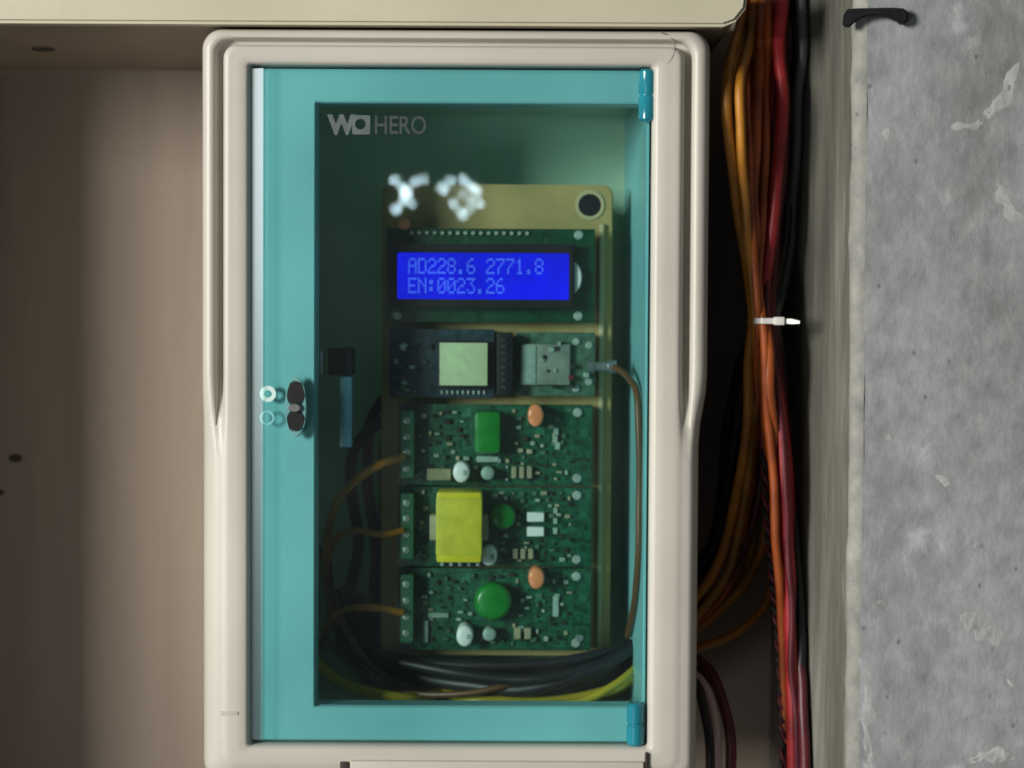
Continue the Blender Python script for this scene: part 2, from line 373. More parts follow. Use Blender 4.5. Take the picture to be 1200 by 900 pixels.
# top board with its cut corner
def xz_prism(poly, y0, y1, bev=0.0): return SL(poly, [], y0, y1, bev)
obj('top_board', xz_prism([(XL-0.018, ZT), (xr-0.0075, ZT), (xr-0.003, ZT+0.0016), (xr, ZT+0.0058), (xr+0.002, ZT+0.02), (XL-0.018, ZT+0.02)], 0.004, YB, 0.0006), 'cabinet_paint', cab)
obj('front_lip', xz_prism([(XL-0.018, ZT-0.0005), (xr-0.0075, ZT-0.0005), (xr-0.003, ZT+0.0012), (xr+0.0006, ZT+0.0058), (xr+0.0026, ZT+0.021), (XL-0.018, ZT+0.021)], -0.004, 0.004, 0.0012), 'lip_paint', cab)
obj('back_panel', BX(XL-0.018, XEB+0.03, YB, YB+0.012, -0.31, ZT+0.05), 'cabinet_paint', cab)
obj('side_board', BX(XL-0.018, XL, -0.004, YB, -0.31, ZT-0.0008, bev=0.001), 'cabinet_paint', cab)
obj('bottom_board', BX(XL-0.018, X(880), -0.004, YB, -0.328, -0.3105, bev=0.001), 'cabinet_paint', cab)
p = at(55, 52, 0.0); ys = 0.066
# screw let into the underside of the top board
b = bmesh.new()
xs_ = X(52, ys)
for r0, z0, r1, z1 in ((0.0045, ZT, 0.0042, ZT-0.0008), (0.0042, ZT-0.0008, 0.0014, ZT-0.0012)):
    ra = [b.verts.new((xs_+r0*math.cos(2*math.pi*k/18), ys+r0*math.sin(2*math.pi*k/18), z0)) for k in range(18)]
    rb = [b.verts.new((xs_+r1*math.cos(2*math.pi*k/18), ys+r1*math.sin(2*math.pi*k/18), z1)) for k in range(18)]
    for k in range(18): b.faces.new((ra[k], ra[(k+1) % 18], rb[(k+1) % 18], rb[k]))
b.faces.new(rb)
obj('screw', b, 'rust_dark', cab)
obj('nail_hole', LT(X(18, YB), Z(540, YB), [(0.0022, YB-0.0002), (0.0017, YB-0.0005), (0.0007, YB-0.0003)], seg=12, sx=1.3, sz=0.8), 'rust_dark', cab)
obj('nail_hole', LT(X(1, YB), Z(580, YB), [(0.0013, YB-0.0002), (0.0009, YB-0.0004)], seg=10), 'rust_dark', cab)

# ------------------------------------------------------------------ black clip on the wall corner
def P2(px, py, Y): return (X(px, Y), Z(py, Y))
b = SL([P2(*q, -0.003) for q in [(983, 29), (984, 16), (988, 9), (1000, 8), (1040, 7), (1053, 8), (1058, 12), (1059, 22), (1052, 28), (1046, 23), (1036, 18.5), (1020, 17), (1006, 19), (997, 24), (991, 30)]], [], -0.0045, -0.0012, 0.0006)
tag(obj('corner_clip', b, 'black_plastic', origin=(X(1020), -0.001, Z(10))), 'black clip with turned down ends on the concrete wall corner', 'clip')

# ------------------------------------------------------------------ meter box
xo0, xo1, zo1, zo0 = X(234), X(831), Z(33), Z(922)
xi0, xi1, zi1, zi0 = X(293), X(762), Z(77.5), Z(874)
mbx = thing('meter_box', 'cream plastic meter box with a clear teal bordered door on the cabinet back', 'meter box', (0, YB, zo0))
def housing():
    K, M = 7, 40
    zg0, zg1 = Z(520), Z(440)
    def fade(z):
        t = max(0, min(1, (z-zg0)/(zg1-zg0))); return t*t*(3-2*t)
    # (t across the strip, y with groove, y where the groove has run out, corner radius)
    prof = [(0.0, YB-0.002, YB-0.002, .0070), (0.0, 0.012, 0.014, .0070), (0.012, 0.0055, 0.0085, .0070), (0.05, 0.0022, 0.0052, .0068), (0.11, 0.0004, 0.0026, .0064),
            (0.20, -0.0002, 0.0006, .006), (0.27, 0.0000, -0.0002, .0056), (0.315, 0.0012, -0.0006, .0054), (0.34, 0.0042, -0.0008, .0052), (0.43, 0.0046, -0.0010, .005),
            (0.465, 0.0012, -0.0012, .0046), (0.495, -0.0008, -0.0014, .0042), (0.53, -0.0016, -0.0016, .0040), (0.57, -0.0018, -0.0017, .0036), (0.62, -0.0018, -0.0018, .0033), (0.75, -0.0018, -0.0018, .0028), (0.90, -0.0018, -0.0018, .002),
            (0.965, -0.0012, -0.0012, .0015), (1.0, 0.0008, 0.0008, .0012), (1.0, 0.0085, 0.0085, .0012)]
    bm = bmesh.new(); loops = []
    for t, ya, yb, r in prof:
        pts = rrect(xo0+(xi0-xo0)*t, xo1+(xi1-xo1)*t, zo0+(zi0-zo0)*t, zo1+(zi1-zo1)*t, r, K, M)
        row = []
        for x, z in pts:
            f = fade(z); y = ya*f+yb*(1-f)
            if x > 0.05 and t < 0.3: x -= 0.0027*(1-f)*(1-t/0.3)
            row.append(bm.verts.new((x, y, z)))
        loops.append(row)
    n = len(loops[0])
    for a, b in zip(loops, loops[1:]):
        for k in range(n): bm.faces.new((a[k], a[(k+1) % n], b[(k+1) % n], b[k]))
    obj('housing', bm, 'housing_plastic', mbx, 50)
housing()
obj('back_plate', BX(xo0+0.001, xo1-0.003, YB-0.003, YB-0.0004, zo0+0.001, zo1-0.001), 'housing_plastic', mbx)
# inner tray: open box behind the door
wx0, wx1, wz1, wz0 = X(368), X(758), Z(119.5), Z(831.5)
def tray():
    bm = bmesh.new(); x0, x1, z0, z1, y0, y1 = X(318), X(760), Z(856), Z(96), 0.0062, 0.098
    lo = []
    for y, ins, r in ((y0, 0, .002), (y1-.004, .0015, .004), (y1-.001, .0025, .005), (y1, .006, .006)):
        lo.append([bm.verts.new((x, y, z)) for x, z in rrect(x0+ins, x1-ins, z0+ins, z1-ins, r, 5, 4)])
    n = len(lo[0])
    for a, b in zip(lo, lo[1:]):
        for k in range(n): bm.faces.new((a[k], a[(k+1) % n], b[(k+1) % n], b[k]))
    bm.faces.new(lo[-1])
    obj('inner_tray', bm, 'inner_plastic', mbx, 50)
    bm = bmesh.new(); q = [(X(759.5), 0.0090), (X(757.5), 0.0088), (X(749, .03), .030), (X(730, .09), .0930), (X(733, .09), .0935), (X(752, .03), .030)]
    rows = [[bm.verts.new((x, y, z)) for x, y in q] for z in (Z(852), Z(100))]
    for i in range(6): bm.faces.new((rows[0][i], rows[0][(i+1) % 6], rows[1][(i+1) % 6], rows[1][i]))
    bm.faces.new(rows[0]); bm.faces.new(rows[1])
    obj('tray_side', bm, 'teal_plastic', mbx, 50)
tray()
# corner seam on the hinge side, its shadow gap coloured in grey, and small tabs
arc = [at(780-14*(1-math.cos(R(a)))+8, 60-26*math.sin(R(a)), 0.0)*1.0 for a in ()]
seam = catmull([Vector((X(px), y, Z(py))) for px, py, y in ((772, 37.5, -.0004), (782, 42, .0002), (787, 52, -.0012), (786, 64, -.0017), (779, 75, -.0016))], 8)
obj('corner_seam', tube(bmesh.new(), seam, 0.00022, 8), 'shadow_gap_grey', mbx)
obj('bottom_tab', BX(X(412), X(757), -0.0036, 0.002, Z(920), Z(890), bev=0.0008), 'housing_plastic', mbx)
obj('tab_notch', BX(X(400), X(411), -0.0030, 0.002, Z(920), Z(892), bev=0.0006), 'rust_dark', mbx)  # notches beside the tab, built as dark blocks
obj('tab_notch', BX(X(758.5), X(762), -0.0032, 0.002, Z(905), Z(879), bev=0.0006), 'rust_dark', mbx)
obj('mould_mark', BX(X(258), X(280), -0.0022, 0.0, Z(838.5), Z(834.5), bev=0.0003), 'housing_plastic', mbx)

# door: clear acrylic sheet over a teal border
door = obj('door', SL(rrect(xi0+.0006, xi1-.0004, zi0+.0006, zi1-.0006, .0012, 4, 1), [], 0.0002, 0.0032, 0.0009), 'acrylic', mbx)
obj('door_border', SL(rrect(xi0+.0009, xi1-.0007, zi0+.0009, zi1-.0009, .001, 3, 1), [rrect(wx0, wx1, wz0, wz1, .0006, 3, 1)], 0.0036, 0.0060, 0.0004), 'teal_plastic', door)
def rim_return():
    bm = bmesh.new(); o = rrect(wx0-.0004, wx1+.0004, wz0-.0004, wz1+.0004, .0008, 3, 1); i = rrect(wx0+.0002, wx1-.0004, wz0+.0002, wz1-.0002, .0008, 3, 1)
    L = [[bm.verts.new((x, y, z)) for x, z in q] for q, y in ((i, .0056), (i, .015), (o, .015), (o, .0056))]
    n = len(o)
    for a, b in zip(L, L[1:]+L[:1]):
        for k in range(n): bm.faces.new((a[k], a[(k+1) % n], b[(k+1) % n], b[k]))
    return bm
obj('border_return', rim_return(), 'teal_plastic', door)
# bright bevel along the opening side
bm = bmesh.new(); q = [(X(295), .0001), (X(295.3), -.0002), (X(299), -.0004), (X(309), -.0016), (X(310.5), .0001)]
rows = [[bm.verts.new((x, y, z)) for x, y in q] for z in (Z(868), Z(82))]
for i in range(4): bm.faces.new((rows[0][i], rows[0][i+1], rows[1][i+1], rows[1][i]))
bm.faces.new(rows[0]); bm.faces.new(rows[1])
obj('grip_bevel', bm, 'acrylic_worn', door, 20)
for py0, py1, px in ((80, 141, 756.5), (824, 874, 748)):
    z0, z1 = Z(py1), Z(py0); r = mm(10.5); xc = X(px); bm = bmesh.new()
    pr = [(0.75, z0), (1.0, z0+.0009), (1.0, z0+(z1-z0)*.46), (.86, z0+(z1-z0)*.49), (.86, z0+(z1-z0)*.52), (1.0, z0+(z1-z0)*.55), (1.0, z1-.0009), (0.75, z1)]
    rg = [[bm.verts.new((xc+r*k*math.cos(2*math.pi*j/20), 0.0022+r*k*1.05*math.sin(2*math.pi*j/20), z)) for j in range(20)] for k, z in pr]
    for a, b in zip(rg, rg[1:]):
        for j in range(20): bm.faces.new((a[j], a[(j+1) % 20], b[(j+1) % 20], b[j]))
    bm.faces.new(rg[0]); bm.faces.new(rg[-1])
    obj('hinge', bm, 'cyan_plastic', door)
# latch: an oval slot with two dark holes
lat = obj('latch', SL(circle(X(347), Z(478), mm(13), mm(36), 32), [circle(X(347), Z(463), mm(9.5), mm(15), 20), circle(X(347), Z(494), mm(9.5), mm(12.5), 20)], -0.0009, 0.0001, 0.0004), 'latch_teal', door)
for py, rx, rz in ((463, 9.6, 15.1), (494, 9.6, 12.6)):
    obj('keyhole', LT(X(347), Z(py), [(mm(rx), -0.0010), (mm(rx), 0.0001)], seg=20, sz=rz/rx), 'black_plastic', lat)
obj('latch_button', LT(X(346), Z(479), [(mm(7.5), -0.0010), (mm(7.5), -0.0022), (mm(5.5), -0.0028)], seg=20, sz=0.75), 'steel', lat)
def ring(px, py, ro, ri, Y): return SL(circle(X(px), Z(py), mm(ro), n=24), [circle(X(px), Z(py), mm(ri), n=24)], Y-.0003, Y+.0001)
obj('lock_mark', ring(314, 463, 9.5, 4.5, 0), 'mark_white', door)
obj('lock_mark', ring(313, 491, 8.5, 6.5, 0), 'teal_plastic', door)
# catch on the inside of the door
obj('catch_block', PB(384, 413, 409, 441, .016, .030, .0008), 'black_plastic', door)
obj('catch_tongue', PB(397, 413, 442, 526, .014, .020, .0012), 'tongue_blue', door)
obj('catch_pin', PB(374, 379, 412, 440, .0155, .022, .0006), 'steel', door)
# lettering printed on the door
obj('lettering', TX('W', 385, 157.5, 21, 0.0001, 0.0005, 0.93), 'print_grey', door, 0)
obj('lettering', SL(rrect(X(412), X(433), Z(158.5), Z(136), .0006, 3, 1), [circle(X(421.5), Z(146.5), mm(6.2), n=20)], -0.0001, 0.0001), 'print_grey', door, 0)
obj('lettering', TX('HERO', 437, 157.5, 21, 0.0001, 0.0001, 0.78), 'print_grey_faint', door, 0)

# ------------------------------------------------------------------ mounting plate in the box
YP = 0.056
plate = thing('mounting_plate', 'tan mounting plate with a round corner hole inside the meter box', 'mounting plate', (X(570, YP), 0.098, Z(768, YP)))
pl = obj('plate', SL(rrect(X(447, YP), X(717, YP), Z(768, YP), Z(216, YP), .004, 5, 1), [circle(X(690, YP), Z(240, YP), mm(14, YP), n=28)], YP, YP+.003, .0005), 'plate_board', plate)
obj('hole_rim', SL(circle(X(690, YP), Z(240, YP), mm(17.5, YP), n=28), [circle(X(690, YP), Z(240, YP), mm(13, YP), n=28)], YP-.0007, YP+.001, .0003), 'plate_rib', plate)
obj('hole_shade', LT(X(690, YP), Z(240, YP), [(mm(13, YP), YP+.0002), (mm(13, YP), YP+.004), (mm(8, YP), YP+.005)]), 'hole_shade_black', plate)  # black filler added so the hole reads as deep shade
obj('rib', BX(X(701, YP), X(706.5, YP), YP-.0022, YP+.0004, Z(764, YP), Z(262, YP), bev=.0005), 'plate_rib', plate)
for px, py in ((459, 240), (459, 745), (700, 752), (672, 232)):
    obj('post', LT(X(px, YP), Z(py, YP), [(.003, YP+.0028), (.003, .0985)], seg=14), 'white_plastic', plate)

def standoffs(t, x0, x1, y0, y1, Yf):
    for px in (x0, x1):
        for py in (y0, y1):
            obj('standoff', LT(X(px, Yf), Z(py, Yf), [(.0018, Yf+.0014), (.0018, YP+.0002)], seg=10), 'steel', t)
def pad(t, px, py, Yf, r=5.5, m='solder'):
    obj('screw', LT(X(px, Yf), Z(py, Yf), [(mm(r, Yf), Yf+.0002), (mm(r, Yf), Yf-.0006), (mm(r*.7, Yf), Yf-.0011)], seg=14), m, t)
def smd(t, px, py, w, h, Yf, mat, name, hgt=.0012):
    obj(name, BX(X(px-w/2, Yf), X(px+w/2, Yf), Yf-hgt, Yf+.0002, Z(py+h/2, Yf), Z(py-h/2, Yf), bev=.00025, seg=1), mat, t)

# ------------------------------------------------------------------ display module
YL = 0.046
lcd = thing('display_module', 'green circuit board with a lit blue two line display', 'display', (X(572, YL), YP, Z(378, YL)))
obj('circuit_board', PB(452, 696, 268, 378, YL, YL+.0016, .0002), 'pcb_lcd', lcd)
YF = 0.039
fx = [X(456, YF), X(672, YF), Z(361, YF), Z(286, YF)]
obj('bezel', SL(rrect(fx[0], fx[1], fx[2], fx[3], .0012, 3, 1), [rrect(X(465, YF), X(666, YF), Z(351, YF), Z(296.5, YF), .0006, 3, 1)], YF, YL+.0002, .0005), 'black_plastic', lcd)
scr = obj('screen', BX(X(463, YF+.001), X(668, YF+.001), YF+.001, YF+.003, Z(352.5, YF+.001), Z(295, YF+.001)), 'lcd_blue', lcd)
FONT = {'A': '01110 10001 10001 11111 10001 10001 10001', 'D': '11110 10001 10001 10001 10001 10001 11110', 'E': '11111 10000 10000 11110 10000 10000 11111',
        'N': '10001 11001 10101 10011 10001 10001 10001', ':': '00000 01100 01100 00000 01100 01100 00000', '.': '00000 00000 00000 00000 00000 01100 01100',
        '0': '01110 10001 10011 10101 11001 10001 01110', '2': '01110 10001 00001 00110 01000 10000 11111', '3': '11111 00010 00100 00010 00001 10001 01110',
        '1': '00100 01100 00100 00100 00100 00100 01110', '6': '00110 01000 10000 11110 10001 10001 01110', '7': '11111 00001 00010 00100 01000 01000 01000',
        '8': '01110 10001 10001 01110 10001 10001 01110'}
def lcd_line(txt, px0, py0):
    Y = YF+.00085; cw, ch, dx = 11.4, 19.0, 2.0
    for i, c in enumerate(txt):
        if c == ' ': continue
        bm = bmesh.new()
        for r, row in enumerate(FONT[c].split()):
            for k, v in enumerate(row):
                if v == '1':
                    x = px0+i*cw+k*dx; y = py0+r*2.65
                    box(bm, X(x, Y), X(x+1.75, Y), Y, Y+.0002, Z(y+2.35, Y), Z(y, Y))
        obj('character', bm, 'lcd_dots', scr, 0)
lcd_line('AD228.6 2771.8', 478, 303); lcd_line('EN:0023.26', 478, 326)
bm = bmesh.new()
rows = []
for k in range(13):
    a = R(-75+150*k/12); rows.append((X(668, YL-.004)+mm(13, YL)*math.cos(a), Z(325, YL-.004)+mm(19, YL)*math.sin(a)))
obj('backlight_tab', SL(rows, [], YL-.005, YL+.0002, .0004), 'white_plastic', lcd)
for px, py in ((677, 275), (677, 370), (465, 370)): pad(lcd, px, py, YL)
pad(lcd, 473, 263, YL-.002, 7, 'orange_disc')
random.seed(4)
for k in range(16): pad(lcd, 482+k*9.0, 273.5, YL, 2.6)
standoffs(lcd, 462, 686, 280, 366, YL)

# ------------------------------------------------------------------ controller board and radio module
YC = 0.046
ctl = thing('controller_board', 'dark navy circuit board with a pale square label below the display', 'circuit board', (X(520, YC), YP, Z(466, YC)))
obj('circuit_board', PB(456, 579, 386, 466, YC, YC+.0016, .0002), 'pcb_navy', ctl)
obj('chip', PB(513, 573, 400, 455, YC-.004, YC+.0002, .0005), 'black_plastic', ctl)
obj('label', PB(515, 571, 402, 452, YC-.0044, YC-.0038, .0001), 'pale_label', ctl)
pad(ctl, 473, 407, YC, 5, 'solder'); pad(ctl, 474, 449, YC, 3.5, 'smd_pale')
random.seed(11)
for k in range(17):
    smd(ctl, random.uniform(464, 506), random.uniform(393, 460), random.uniform(3, 8), random.uniform(3, 7), YC, random.choice(['smd_dark', 'smd_pale', 'smd_dark', 'pcb_module']), random.choice(['resistor', 'chip']))
for k in range(9): smd(ctl, 518+k*6.2, 460, 3, 5, YC, 'solder', 'pin', .001)
standoffs(ctl, 463, 572, 392, 460, YC)
con = obj('connector', PB(582, 601, 390, 464, YC-.008, YC+.006, .0006), 'black_plastic', ctl)
for k in range(8): obj('contact', PB(588, 594, 396+k*8, 400+k*8, YC-.0084, YC-.0076, .0001), 'smd_dark', con)

rad = thing('radio_module', 'small green module with a tin shield beside the pale labelled board', 'radio module', (X(650, YC), YP, Z(464, YC)))
obj('circuit_board', PB(605, 697, 389, 464, YC, YC+.0016, .0002), 'pcb_module', rad)
obj('shield', PB(610, 668, 403, 451, YC-.0028, YC+.0002, .0006), 'tin_shield', rad)
obj('antenna', PB(611, 628, 405, 449, YC-.0033, YC-.0026, .0003), 'smd_pale', rad)
for px, py in ((675, 400), (675, 455), (690, 404), (690, 447), (662, 433)): pad(rad, px, py, YC, 4.5)
random.seed(5)
for k in range(12): smd(rad, random.uniform(634, 690), random.uniform(396, 458), random.uniform(3, 7), random.uniform(3, 6), YC-(.0028 if False else 0), random.choice(['smd_dark', 'smd_pale', 'wire_maroon']), 'resistor', .0036)
plug = obj('coax_plug', None or LT(0, 0, [(.0001, 0), (.0001, .0001)], seg=3), 'steel', rad)
me = plug.data; bm = bmesh.new()
ps = [Vector((X(px, YC-.004), YC-.004, Z(429, YC-.004))) for px in (688, 696, 696.5, 712, 712.5, 722)]
rr = [mm(8), mm(8), mm(6), mm(6), mm(8.5), mm(8.5)]
rg = []
for p_, r_ in zip(ps, rr): rg.append([bm.verts.new(p_+Vector((0, r_*math.cos(2*math.pi*k/16), r_*math.sin(2*math.pi*k/16)))-rad.location) for k in range(16)])
for a, b in zip(rg, rg[1:]):
    for k in range(16): bm.faces.new((a[k], a[(k+1) % 16], b[(k+1) % 16], b[k]))
bm.faces.new(rg[0]); bm.faces.new(rg[-1]); bmesh.ops.recalc_face_normals(bm, faces=bm.faces[:]); bm.to_mesh(me); bm.free()
standoffs(rad, 612, 690, 396, 458, YC)

# ------------------------------------------------------------------ three sensor boards
YS = 0.046
def sensor(py0, py1, label, seed):
    t = thing('sensor_board', label, 'circuit board', (X(580, YS), YP, Z(py1, YS)), 'green sensor boards stacked in the meter box')
    obj('circuit_board', PB(467, 694, py0, py1, YS, YS+.0016, .0002), 'pcb_green', t)
    tb = obj('terminal_block', PB(470, 485, py0+8, py1-8, YS-.007, YS+.0002, .0006), 'green_block', t)
    n = 4; h = (py1-py0-20)/n
    for k in range(n):
        cy = py0+10+h*(k+.5)
        obj('terminal_screw', LT(X(477, YS-.007), Z(cy, YS-.007), [(mm(4.6), YS-.0068), (mm(4.6), YS-.0074), (mm(3), YS-.0076)], seg=10), 'solder', tb)
    for py in (py0+9, py1-9): pad(t, 677, py, YS, 5.5)
    standoffs(t, 475, 687, py0+6, py1-6, YS)
    random.seed(seed)
    spots = []
    for k in range(1500):
        x, y = random.uniform(492, 670), random.uniform(py0+6, py1-7)
        if all(abs(x-a) > 8 or abs(y-b) > 6.5 for a, b in spots) and not any(a0 < x < a1 and b0 < y < b1 for a0, a1, b0, b1 in KEEP):
            spots.append((x, y))
        if len(spots) >= 74: break
    for i, (x, y) in enumerate(spots):
        k = random.choice(['smd_dark', 'smd_dark', 'smd_pale', 'smd_tan', 'pcb_module', 'pcb_module', 'solder'])
        smd(t, x, y, random.uniform(2.6, 7.5), random.uniform(2.4, 6), YS, k, {'smd_dark': 'chip', 'solder': 'solder_joint'}.get(k, 'resistor'), random.uniform(.0007, .0018))
    return t
def cyl(t, name, px, py, rpx, hgt, mat, sx=1.0, sz=1.0, dome=.25):
    Yf = YS-hgt; r = mm(rpx, Yf)
    o = obj(name, LT(X(px, Yf), Z(py, Yf), [(r, YS+.0002), (r, Yf+r*dome), (r*.93, Yf+r*dome*.4), (r*.75, Yf), (r*.2, Yf-.0001)], sx=sx, sz=sz, seg=28), mat, t)
    if name == 'electrolytic':
        obj('polarity_mark', BX(X(px, Yf)+r*.18, X(px, Yf)+r*.60, Yf-.00025, Yf+.0004, Z(py, Yf)-r*.30, Z(py, Yf)+r*.24, bev=.0001, seg=1), 'smd_pale', o)
    return o
KEEP = [(545, 600, 476, 536), (610, 646, 470, 505), (525, 556, 538, 570)]
s1 = sensor(474, 569, 'green circuit board with an upright green capacitor and orange disc above the yellow block', 21)
obj('capacitor', PB(556, 587, 482, 532, YS-.009, YS+.0002, .0022), 'green_cap', s1)
cyl(s1, 'varistor', 628, 487, 11, .010, 'orange_disc', .85, 1.2)
cyl(s1, 'electrolytic', 541, 554, 11, .009, 'white_plastic', .9, 1.1)
cyl(s1, 'electrolytic', 572, 555, 8, .006, 'smd_pale')
for k in range(3): smd(s1, 603+k*9, 553, 6, 14, YS, 'smd_tan', 'resistor', .003)
smd(s1, 515, 556, 28, 14, YS, 'smd_tan', 'relay', .002)
for px, py in ((652, 505), (654, 522), (651, 514)): smd(s1, px, py, 6, 9, YS, 'smd_pale', 'resistor', .0015)
smd(s1, 572, 538, 26, 7, YS, 'smd_pale', 'resistor', .002)
KEEP = [(500, 575, 572, 664), (575, 608, 588, 622), (612, 645, 590, 632), (560, 588, 636, 664)]
s2 = sensor(571, 664, 'green circuit board carrying the tall yellow block', 33)
obj('transformer', PB(512, 565, 577, 660, YS-.016, YS+.0002, .0011), 'yellow_wrap', s2)
obj('tape', PB(511.3, 565.7, 583, 652, YS-.0164, YS-.002, .0010), 'yellow_tape', s2)
for k in range(5): obj('pin', PB(517+k*10.5, 521+k*10.5, 657, 664, YS-.004, YS+.0002, .0003), 'solder', s2)
obj('transformer_core', PB(504, 573, 604, 634, YS-.009, YS+.0002, .0006), 'smd_tan', s2)
cyl(s2, 'capacitor', 590, 606, 15, .007, 'green_cap')
cyl(s2, 'electrolytic', 574, 652, 10.5, .009, 'white_plastic', .9, 1.1)
for py in (605, 622): smd(s2, 628.5, py, 20, 11, YS, 'white_plastic', 'relay', .003)
for py in (598, 610, 622): smd(s2, 652, py, 5, 7, YS, 'smd_pale', 'resistor', .001)
for k in range(3): smd(s2, 605+k*9, 648, 6, 12, YS, 'smd_tan', 'resistor', .003)
KEEP = [(553, 604, 680, 732), (612, 648, 662, 692), (528, 562, 728, 760)]
s3 = sensor(666, 762, 'green circuit board with a round green disc and pink disc above the black cables', 47)
cyl(s3, 'capacitor', 579, 706, 22, .008, 'green_cap')
cyl(s3, 'varistor', 630, 678, 10.5, .010, 'orange_disc', .9, 1.2)
cyl(s3, 'electrolytic', 546, 746, 11, .009, 'white_plastic', .9, 1.15)
cyl(s3, 'electrolytic', 575, 744, 8, .006, 'smd_pale')
for k in range(2): smd(s3, 608+k*12, 741, 8, 13, YS, 'smd_tan', 'resistor', .003)
smd(s3, 653, 710, 7, 24, YS, 'smd_pale', 'resistor', .0015)
smd(s3, 515, 721, 24, 6, YS, 'smd_pale', 'resistor', .0015); smd(s3, 500, 740, 6, 26, YS, 'smd_pale', 'resistor', .0015)
pad(s3, 681, 748, YS, 5, 'steel')

# ------------------------------------------------------------------ wires
WSEED = 0.0
def wire(pts, r, mat, label, group=None, name='wire', n=10, seg=10, cat='wire'):
    P = [at(*q) for q in pts]
    path = catmull(P, n); global WSEED; WSEED += 7.3
    for i, p in enumerate(path):
        k = min(1, i/8, (len(path)-1-i)/8)
        path[i] = p+Vector((noise.noise(Vector((p.z*42, WSEED, 0))), noise.noise(Vector((p.z*42, WSEED, 9))), 0))*0.0011*k
    low = min(path, key=lambda v: v.z)
    return tag(obj(name, tube(bmesh.new(), path, r, seg), mat, None, 60, origin=low), label, cat, group)
# inside the box
wire([(472, 536, .037), (445, 545, .030), (415, 566, .034), (392, 596, .045), (382, 650, .060), (385, 700, .075), (400, 740, .085)], .0016, 'wire_amber', 'amber wire arching from the upper sensor board to the box corner')
wire([(472, 622, .037), (446, 626, .034), (415, 622, .040), (392, 632, .055), (378, 670, .07)], .0013, 'wire_amber', 'amber wire running level from the yellow block board')
wire([(472, 718, .037), (440, 712, .034), (408, 714, .040), (386, 728, .055), (374, 760, .07)], .0014, 'wire_amber', 'amber wire bending from the lowest sensor board terminals')
wire([(396, 715, .052), (410, 745, .050), (432, 775, .048), (458, 797, .046), (490, 808, .052), (530, 806, .066)], .0014, 'wire_brown', 'thin brown wire slanting down to the black cables')
wire([(372, 778, .050), (395, 797, .044), (420, 808, .038), (455, 816, .034), (490, 818, .040), (530, 808, .064)], .0021, 'wire_yellow', 'yellow wire sagging along the left of the box floor')
wire([(500, 800, .068), (545, 819, .042), (590, 822, .038), (640, 822, .040), (690, 815, .042), (730, 802, .046), (756, 780, .056)], .0021, 'wire_yellow', 'yellow wire sweeping along the right of the box floor')
wire([(470, 810, .058), (560, 826, .056), (650, 824, .056), (715, 812, .055), (748, 788, .060), (756, 760, .070)], .0032, 'wire_ochre', 'amber wire below the yellow wire in the floor corner')
BC = 'black cables looped along the box floor'
for i, pts in enumerate([
    [(420, 700, .085), (440, 760, .066), (490, 792, .052), (560, 804, .042), (610, 808, .036), (660, 797, .034), (710, 778, .038), (756, 748, .052)],
    [(430, 715, .088), (460, 772, .070), (520, 800, .058), (600, 816, .048), (650, 808, .042), (700, 790, .044), (757, 765, .060)],
    [(400, 690, .090), (430, 760, .078), (500, 786, .066), (580, 790, .058), (660, 782, .052), (720, 766, .052), (758, 742, .064)],
    [(400, 735, .080), (450, 788, .074), (520, 812, .068), (600, 826, .062), (660, 822, .058), (720, 800, .062), (758, 780, .074)],
    [(440, 765, .050), (490, 776, .042), (560, 780, .038), (640, 778, .038), (700, 768, .042), (754, 756, .058)],
    [(470, 776, .040), (530, 788, .034), (590, 796, .032), (640, 795, .031), (690, 783, .036), (752, 760, .050)],
    [(380, 640, .088), (392, 720, .086), (430, 795, .080), (500, 815, .075), (600, 812, .070), (700, 798, .068), (755, 770, .080)]]):
    wire(pts, .0027 if i < 4 else .0021, 'wire_black', 'black cable in the bunch looped along the box floor', BC, 'cable', cat='cable')
wire([(380, 745, .060), (404, 772, .054), (440, 800, .047), (490, 813, .040), (550, 812, .034), (600, 802, .036), (640, 800, .056)], .0012, 'wire_brown', 'thin brown wire threaded through the black cables')
wire([(640, 826, .036), (680, 822, .034), (715, 806, .036), (742, 786, .044), (756, 764, .060)], .0016, 'wire_yellow', 'yellow wire rising in the floor corner beside the hinge')
DW = 'dark wires down the left inside of the box'
for k, pts in enumerate([
    [(470, 480, .075), (418, 520, .082), (412, 580, .080), (420, 640, .078), (408, 700, .084), (396, 760, .088)],
    [(480, 430, .075), (436, 490, .084), (432, 560, .082), (440, 640, .074), (438, 700, .076), (450, 770, .080)],
    [(490, 470, .075), (452, 520, .080), (452, 590, .076), (450, 680, .070), (455, 740, .072), (480, 790, .076)]]):
    wire(pts, .0022, ['wire_black', 'wire_maroon', 'wire_black'][k], ['black wire hanging beside the door catch', 'maroon wire hanging between the catch and the sensor boards', 'black wire hanging against the sensor board terminals'][k])
wire([(716, 429, .042), (728, 435, .036), (739, 446, .027), (746, 460, .0195), (749, 500, .0165), (749, 580, .0165), (748, 650, .018), (744, 700, .026), (736, 745, .048)], .0013, 'wire_brown', 'thin brown aerial lead from the radio module down the box side')

_at = at
def at(px, py, Y):
    Y -= 0.020; p = _at(px, py, Y)
    while p.x > reveal_x(p.y)-0.0034 and Y > 0.012: Y -= 0.001; p = _at(px, py, Y)      # keep clear of the wall
    return p
